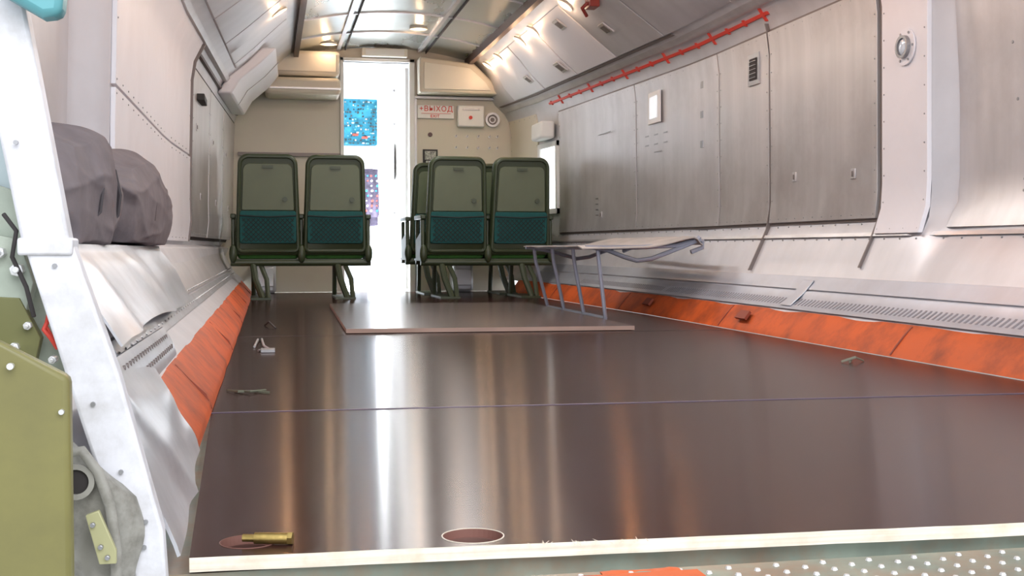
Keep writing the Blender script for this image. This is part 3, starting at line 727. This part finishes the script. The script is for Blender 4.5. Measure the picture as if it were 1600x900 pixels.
mb=MB(); mb.cyl((-.02,1.545,.008),(.022,1.535,.008),.0075,n=14); mb.cyl((.022,1.535,.008),(.028,1.5335,.008),.0085,n=6); mb.cyl((-.035,1.549,.008),(-.02,1.545,.008),.005,n=10)
mb.finish('brass_bolt',brass,label='worn brass bolt lying by the round hole',category='bolt')
mb=MB(); mb.box(-.10,2.1,.85,1.41,-.05,-.0225)
sill=mb.finish('ramp_sill',sillm,label='grey-green studded metal ramp sill below the plywood edge',category='ramp sill')
mb=MB(); 
for i in range(46):
    for j in range(7):
        x=.18+i*.032; y=1.20+j*.032+(.016 if i%2 else 0)
        if y<1.40: mb.cyl((x,y,-.0225),(x,y,-.0195),.0045,.003,n=8)
mb.finish('stud',stud,parent=sill)['kind']='stuff'
mb=MB(); mb.grid(lambda a,b:(.40+.10*a,1.38+.025*b,-.021+.004*math.sin(a*9)*math.sin(b*3)),8,4,0,thick=(0,0,-.001)); mb.box(.36,.52,1.30,1.385,-.0215,-.019)
mb.finish('orange_tape',orange,label='crumpled orange tape on the metal sill',category='tape')
mb=MB()
for i in range(26):
    x=random.uniform(.32,.48); y=1.478-.035*x+random.uniform(-.012,.006); a=random.uniform(0,3)
    d=Vector((math.cos(a),math.sin(a),random.uniform(-.1,.3)))*random.uniform(.004,.012); mb.cyl((x,y,.001),Vector((x,y,.002))+d,.0006,.0002,n=4)
mb.finish('wood_splinters',ply,label='pale wood splinters on the cut plywood edge',category='splinters',kind='stuff')
mb=MB(); mb.tube([(-.055,4.6,.006),(-.045,4.9,.01),(-.03,4.95,.008),(-.02,4.62,.006),(.0,4.45,.008),(-.04,4.42,.006)],.005,n=6); mb.box(-.03,.02,4.38,4.46,.002,.012)
mb.finish('strap_buckle',[rivet],label='small metal strap buckle lying on the floor',category='buckle')
mb=MB(); mb.tube([(-.11,3.22,.004),(-.08,3.15,.008),(-.04,3.18,.004),(.0,3.14,.004)],.0035,n=6,flat=.5); mb.tube([(-.09,3.2,.004),(-.05,3.14,.008),(-.01,3.20,.004)],.003,n=6)
mb.finish('wire_scrap',[M('scrap',(.12,.13,.09),0,.6)],label='bent scrap of wire on the floor by the rail',category='scrap')
mb=MB(); mb.tube([(-.02,5.9,.004),(.0,5.75,.03),(.03,5.65,.005)],.004,n=6); mb.finish('wire_scrap',[black],label='short black wire scrap on the floor',category='scrap')
mb=MB(); mb.tube([(1.86,3.62,.004),(1.90,3.60,.02),(1.95,3.64,.004)],.005,n=6,flat=.5); mb.tube([(1.88,3.6,.004),(1.92,3.66,.012)],.004,n=6); mb.finish('wire_scrap',[M('scrap2',(.16,.16,.12),0,.6)],label='small twist of scrap near the orange rail',category='scrap')

# ---------------------------------------------------------------- seats
def rounded(x0,x1,z0,z1,inset,r,rb=.03):
    pts=[]
    xa,xb=x0+inset,x1-inset
    def arc(cx,cz_,r_,a0,a1,n=7):
        for i in range(n+1):
            a=a0+(a1-a0)*i/n; pts.append((cx+r_*math.cos(a),cz_+r_*math.sin(a)))
    arc(x0+rb,z0+rb,rb,math.pi*1.5,math.pi,4)
    arc(xa+r,z1-r,r,math.pi,math.pi/2)
    arc(xb-r,z1-r,r,math.pi/2,0)
    arc(x1-rb,z0+rb,rb,0,-math.pi/2,4)
    return pts
def shear(z): return -(z-.3)*.13
def slab(mb,pts,y0,y1,ox,oy,mi=0,dome=0):
    n=len(pts); cx=sum(p[0] for p in pts)/n; c_=sum(p[1] for p in pts)/n
    vs=[]
    for y,k in ((y0,.965),(y0+.015*(1 if y1>y0 else -1),1.0),(y1,1.0)):
        for x,z in pts:
            X=cx+(x-cx)*k; Z=c_+(z-c_)*k; vs.append((ox+X,oy+y+shear(Z),Z))
    fs=[tuple(range(n)),tuple(range(2*n,3*n))[::-1]]
    for L in (0,1):
        for i in range(n): fs.append((L*n+i,L*n+(i+1)%n,(L+1)*n+(i+1)%n,(L+1)*n+i))
    mb.add(vs,fs,mi)
def double_seat(ox,oy,label,cover=greenfab):
    root=empty('double_seat',(ox+.475,oy+.25,0),label,'seat','green twin passenger seats')
    for x0 in (-.005,.485):
        x1=x0+.475
        mb=MB(); slab(mb,rounded(x0,x1,.33,1.07,.022,.075),0,.075,ox,oy)
        br=mb.finish('backrest',olive,parent=root,sharp=40)
        mb=MB(); pr=[(ox+x,oy-.004+shear(z),z) for x,z in rounded(x0+.02,x1-.02,.36,1.05,.018,.065)]
        mb.tube(pr,.014,n=8,closed=True); mb.finish('frame_rim',olive,parent=br)
        mb=MB(); slab(mb,rounded(x0+.045,x1-.045,.655,1.0,.012,.045,.01),-.010,.01,ox,oy)
        cx=x0+.36
        mb.cyl((ox+cx,oy-.008+shear(.74),.74),(ox+cx,oy-.022+shear(.74),.74),.018,n=14,mi=1)
        mb.box(ox+x0+.20,ox+x0+.275,oy-.02+shear(.975),oy-.008+shear(.975),.965,.985,1)
        mb.finish('back_panel',[olive_pale,olive],parent=br)
        mb=MB(); slab(mb,rounded(x0+.03,x1-.03,.415,.655,-.0,.02,.02),-.022,.01,ox,oy)
        pk=mb.finish('seat_pocket',[teal],parent=br)
        mb=MB(); xa,xb,za,zb=x0+.045,x1-.045,.430,.60
        nn=11; W=xb-xa; Hh=zb-za
        for k in range(-6,12):
            s=k*W/nn*1.0
            for sg in (1,-1):
                p=[]
                for q in range(9):
                    t=q/8; X=xa+s+ t*Hh if sg>0 else xb-s-t*Hh
                    Z=za+t*Hh
                    if xa<=X<=xb: p.append((ox+X,oy-.026+shear(Z),Z))
                if len(p)>1: mb.tube(p,.0035,n=4)
        mb.tube([(ox+xa-.01,oy-.028+shear(.62),.62),(ox+(xa+xb)/2,oy-.034+shear(.61),.61),(ox+xb+.01,oy-.028+shear(.62),.62)],.006,n=6)
        mb.finish('pocket_net',[teal_net],parent=pk)
        mb=MB(); slab(mb,rounded(x0+.02,x1-.02,.40,1.05,.018,.08),.135,.07,ox,oy)
        mb.finish('back_cushion',cover,parent=root)
        mb=MB(); mb.box(ox+x0+.01,ox+x1-.01,oy+.06,oy+.50,.30,.42); mb.finish('seat_cushion',cover,parent=root,bevel=.03)
    for x in (-.02,.475,.97):
        mb=MB()
        mb.box(ox+x-.02,ox+x+.02,oy+.0,oy+.42,.60,.635); mb.box(ox+x-.015,ox+x+.015,oy+.02,oy+.08,.27,.60); mb.box(ox+x-.013,ox+x+.013,oy+.35,oy+.39,.27,.60)
        mb.prism([(ox+x-.012,oy+.0,.30),(ox+x-.012,oy+.40,.28),(ox+x-.012,oy+.38,.45),(ox+x-.012,oy+.02,.52)],(.024,0,0))
        mb.sphere((ox+x,oy-.01,.34),(.03,.03,.07),0,12,8)
        mb.finish('armrest',olive,parent=root,bevel=.008)
    mb=MB(); mb.cyl((ox-.04,oy+.02,.275),(ox+.99,oy+.02,.275),.028,n=12); mb.cyl((ox-.03,oy+.40,.275),(ox+.98,oy+.40,.275),.022,n=12)
    mb.box(ox-.04,ox+.99,oy+.0,oy+.42,.285,.30)
    mb.finish('seat_rail',olive,parent=root)
    for x in (.12,.74):
        mb=MB()
        mb.tube([(ox+x,oy+.02,.27),(ox+x+.02,oy-.02,.15),(ox+x+.07,oy-.05,.012)],.024,n=8)
        mb.tube([(ox+x,oy+.40,.27),(ox+x+.0,oy+.44,.012)],.018,n=8)
        mb.tube([(ox+x+.06,oy+.03,.25),(ox+x+.10,oy-.0,.15),(ox+x+.11,oy-.05,.012)],.018,n=8)
        mb.box(ox+x-.02,ox+x+.13,oy-.09,oy+.47,.001,.016)
        mb.finish('leg',olive,parent=root)
    return root
double_seat(-.235,8.95,'olive green twin passenger seat with teal net pockets near the wall')
double_seat(1.165,8.9,'olive green twin passenger seat with teal net pockets beside the cot')
double_seat(1.13,9.60,'green twin passenger seat behind another seat near the bulkhead',cover=greenfab)

# ---------------------------------------------------------------- folding cot
cot=empty('folding_cot',(1.95,6.6,0),'folding cot with grey canvas on blue-grey bent tube legs','cot')
top=[(1.63,7.25),(1.65,6.85),(1.665,6.42),(1.69,6.0)]; bot=[(1.72,7.25),(1.725,6.85),(1.73,6.42),(1.735,6.0)]
mb=MB()
for t,b in zip(top,bot): mb.tube([(t[0],t[1],.385),(t[0]+.01,t[1],.3),(b[0],b[1],.012)],.011)
mb.tube([(b[0],b[1],.012) for b in bot],.011); mb.tube([(t[0],t[1],.385) for t in top],.012)
mb.finish('leg',steel_blue,parent=cot)
mb=MB()
for y,dx in ((5.98,0),(7.22,-.05)):
    mb.tube([(1.66+dx,y,.385),(1.74+dx,y,.37),(1.83,y,.335),(1.90,y,.315),(1.98,y,.325),(2.09,y,.365),(2.17,y,.395),(2.23,y,.42),(2.25,y,.44)],.012)
    mb.tube([(1.62+dx,y,.385),(1.9,y,.385),(2.12,y,.395),(2.23,y,.425),(2.265,y,.42),(2.265,y,.385),(2.2,y,.36)],.012)
mb.tube([(2.26,5.98,.41),(2.27,6.6,.41),(2.26,7.22,.41)],.012)
mb.finish('side_frame',steel_blue,parent=cot)
def cv(a,b):
    x=1.59+.66*a; y=5.93+1.35*b
    hump=ss(a,.5,.95)-.9*ss(a,.93,1.0)
    z=.394+.008*a + .045*hump - .006*math.sin(math.pi*b)*math.sin(math.pi*a)+.004*noise.noise(Vector((x*6,y*4,0)))
    if b<.07: z-=.014*(1-b/.07)*(1-.5*a)
    return (x-.02*b,y,z)
mb=MB(); mb.grid(cv,40,28,0,thick=(0,0,-.006)); mb.finish('canvas',canvas,parent=cot)

mb=MB(); mb.box(-12,14,-14,.8,-1.3,-1.25); mb.finish('ground',M('concrete_apron',(.5,.5,.48),0,.9,.1),kind='structure')

# ---------------------------------------------------------------- lights
def area(name,loc,rot,sx,sy,p,col,spread=None):
    l=bpy.data.lights.new(name,'AREA'); l.shape='RECTANGLE'; l.size=sx; l.size_y=sy; l.energy=p; l.color=col
    if spread: l.spread=math.radians(spread)
    o=bpy.data.objects.new(name,l); o.location=loc; o.rotation_euler=rot; C.objects.link(o); return o
def point(name,loc,p,col,r=.025):
    l=bpy.data.lights.new(name,'POINT'); l.energy=p; l.color=col; l.shadow_soft_size=r
    o=bpy.data.objects.new(name,l); o.location=loc; C.objects.link(o); return o
area('cabin_fill',(1.0,3.2,2.0),(0,0,0),.2,1.2,22,(1,.97,.96))  # unseen area lights added to brighten the cabin, no fixtures modelled
area('cabin_fill',(1.0,5.6,2.0),(0,0,0),.2,1.2,28,(1,.97,.95))
area('cabin_fill',(1.0,8.2,2.02),(0,0,0),.2,1.0,18,(1,.97,.94))
area('cockpit_fill',(.95,11.4,2.25),(0,0,0),.8,1.0,230,(.95,.98,1),spread=75)  # unseen area light added so the doorway burns out to white
for p in warm:
    if p.y>7: point('lamp_glow',p,1.4,(1,.64,.38))
    elif p.x>1.4: point('lamp_glow',p,4.5,(1,.40,.13))
    else: point('lamp_glow',p,2.4,(1,.48,.20))
area('tail_daylight',(.9,-.9,1.9),(math.radians(68),0,0),3.0,1.6,95,(.96,.97,1))
w=bpy.data.worlds.new('sky'); bpy.context.scene.world=w; w.use_nodes=True
bg=w.node_tree.nodes['Background']; bg.inputs[0].default_value=(.90,.94,1,1); bg.inputs[1].default_value=1.6
bpy.context.scene.view_settings.view_transform='Standard'

# ---------------------------------------------------------------- camera
cam=bpy.data.cameras.new('camera'); co=bpy.data.objects.new('camera',cam); C.objects.link(co)
cam.sensor_width=36; cam.lens=1850/1600*36; cam.clip_start=.05
co.location=(0,0,.38); co.rotation_euler=(math.radians(90-1.92),0,math.radians(-11.61))
bpy.context.scene.camera=co
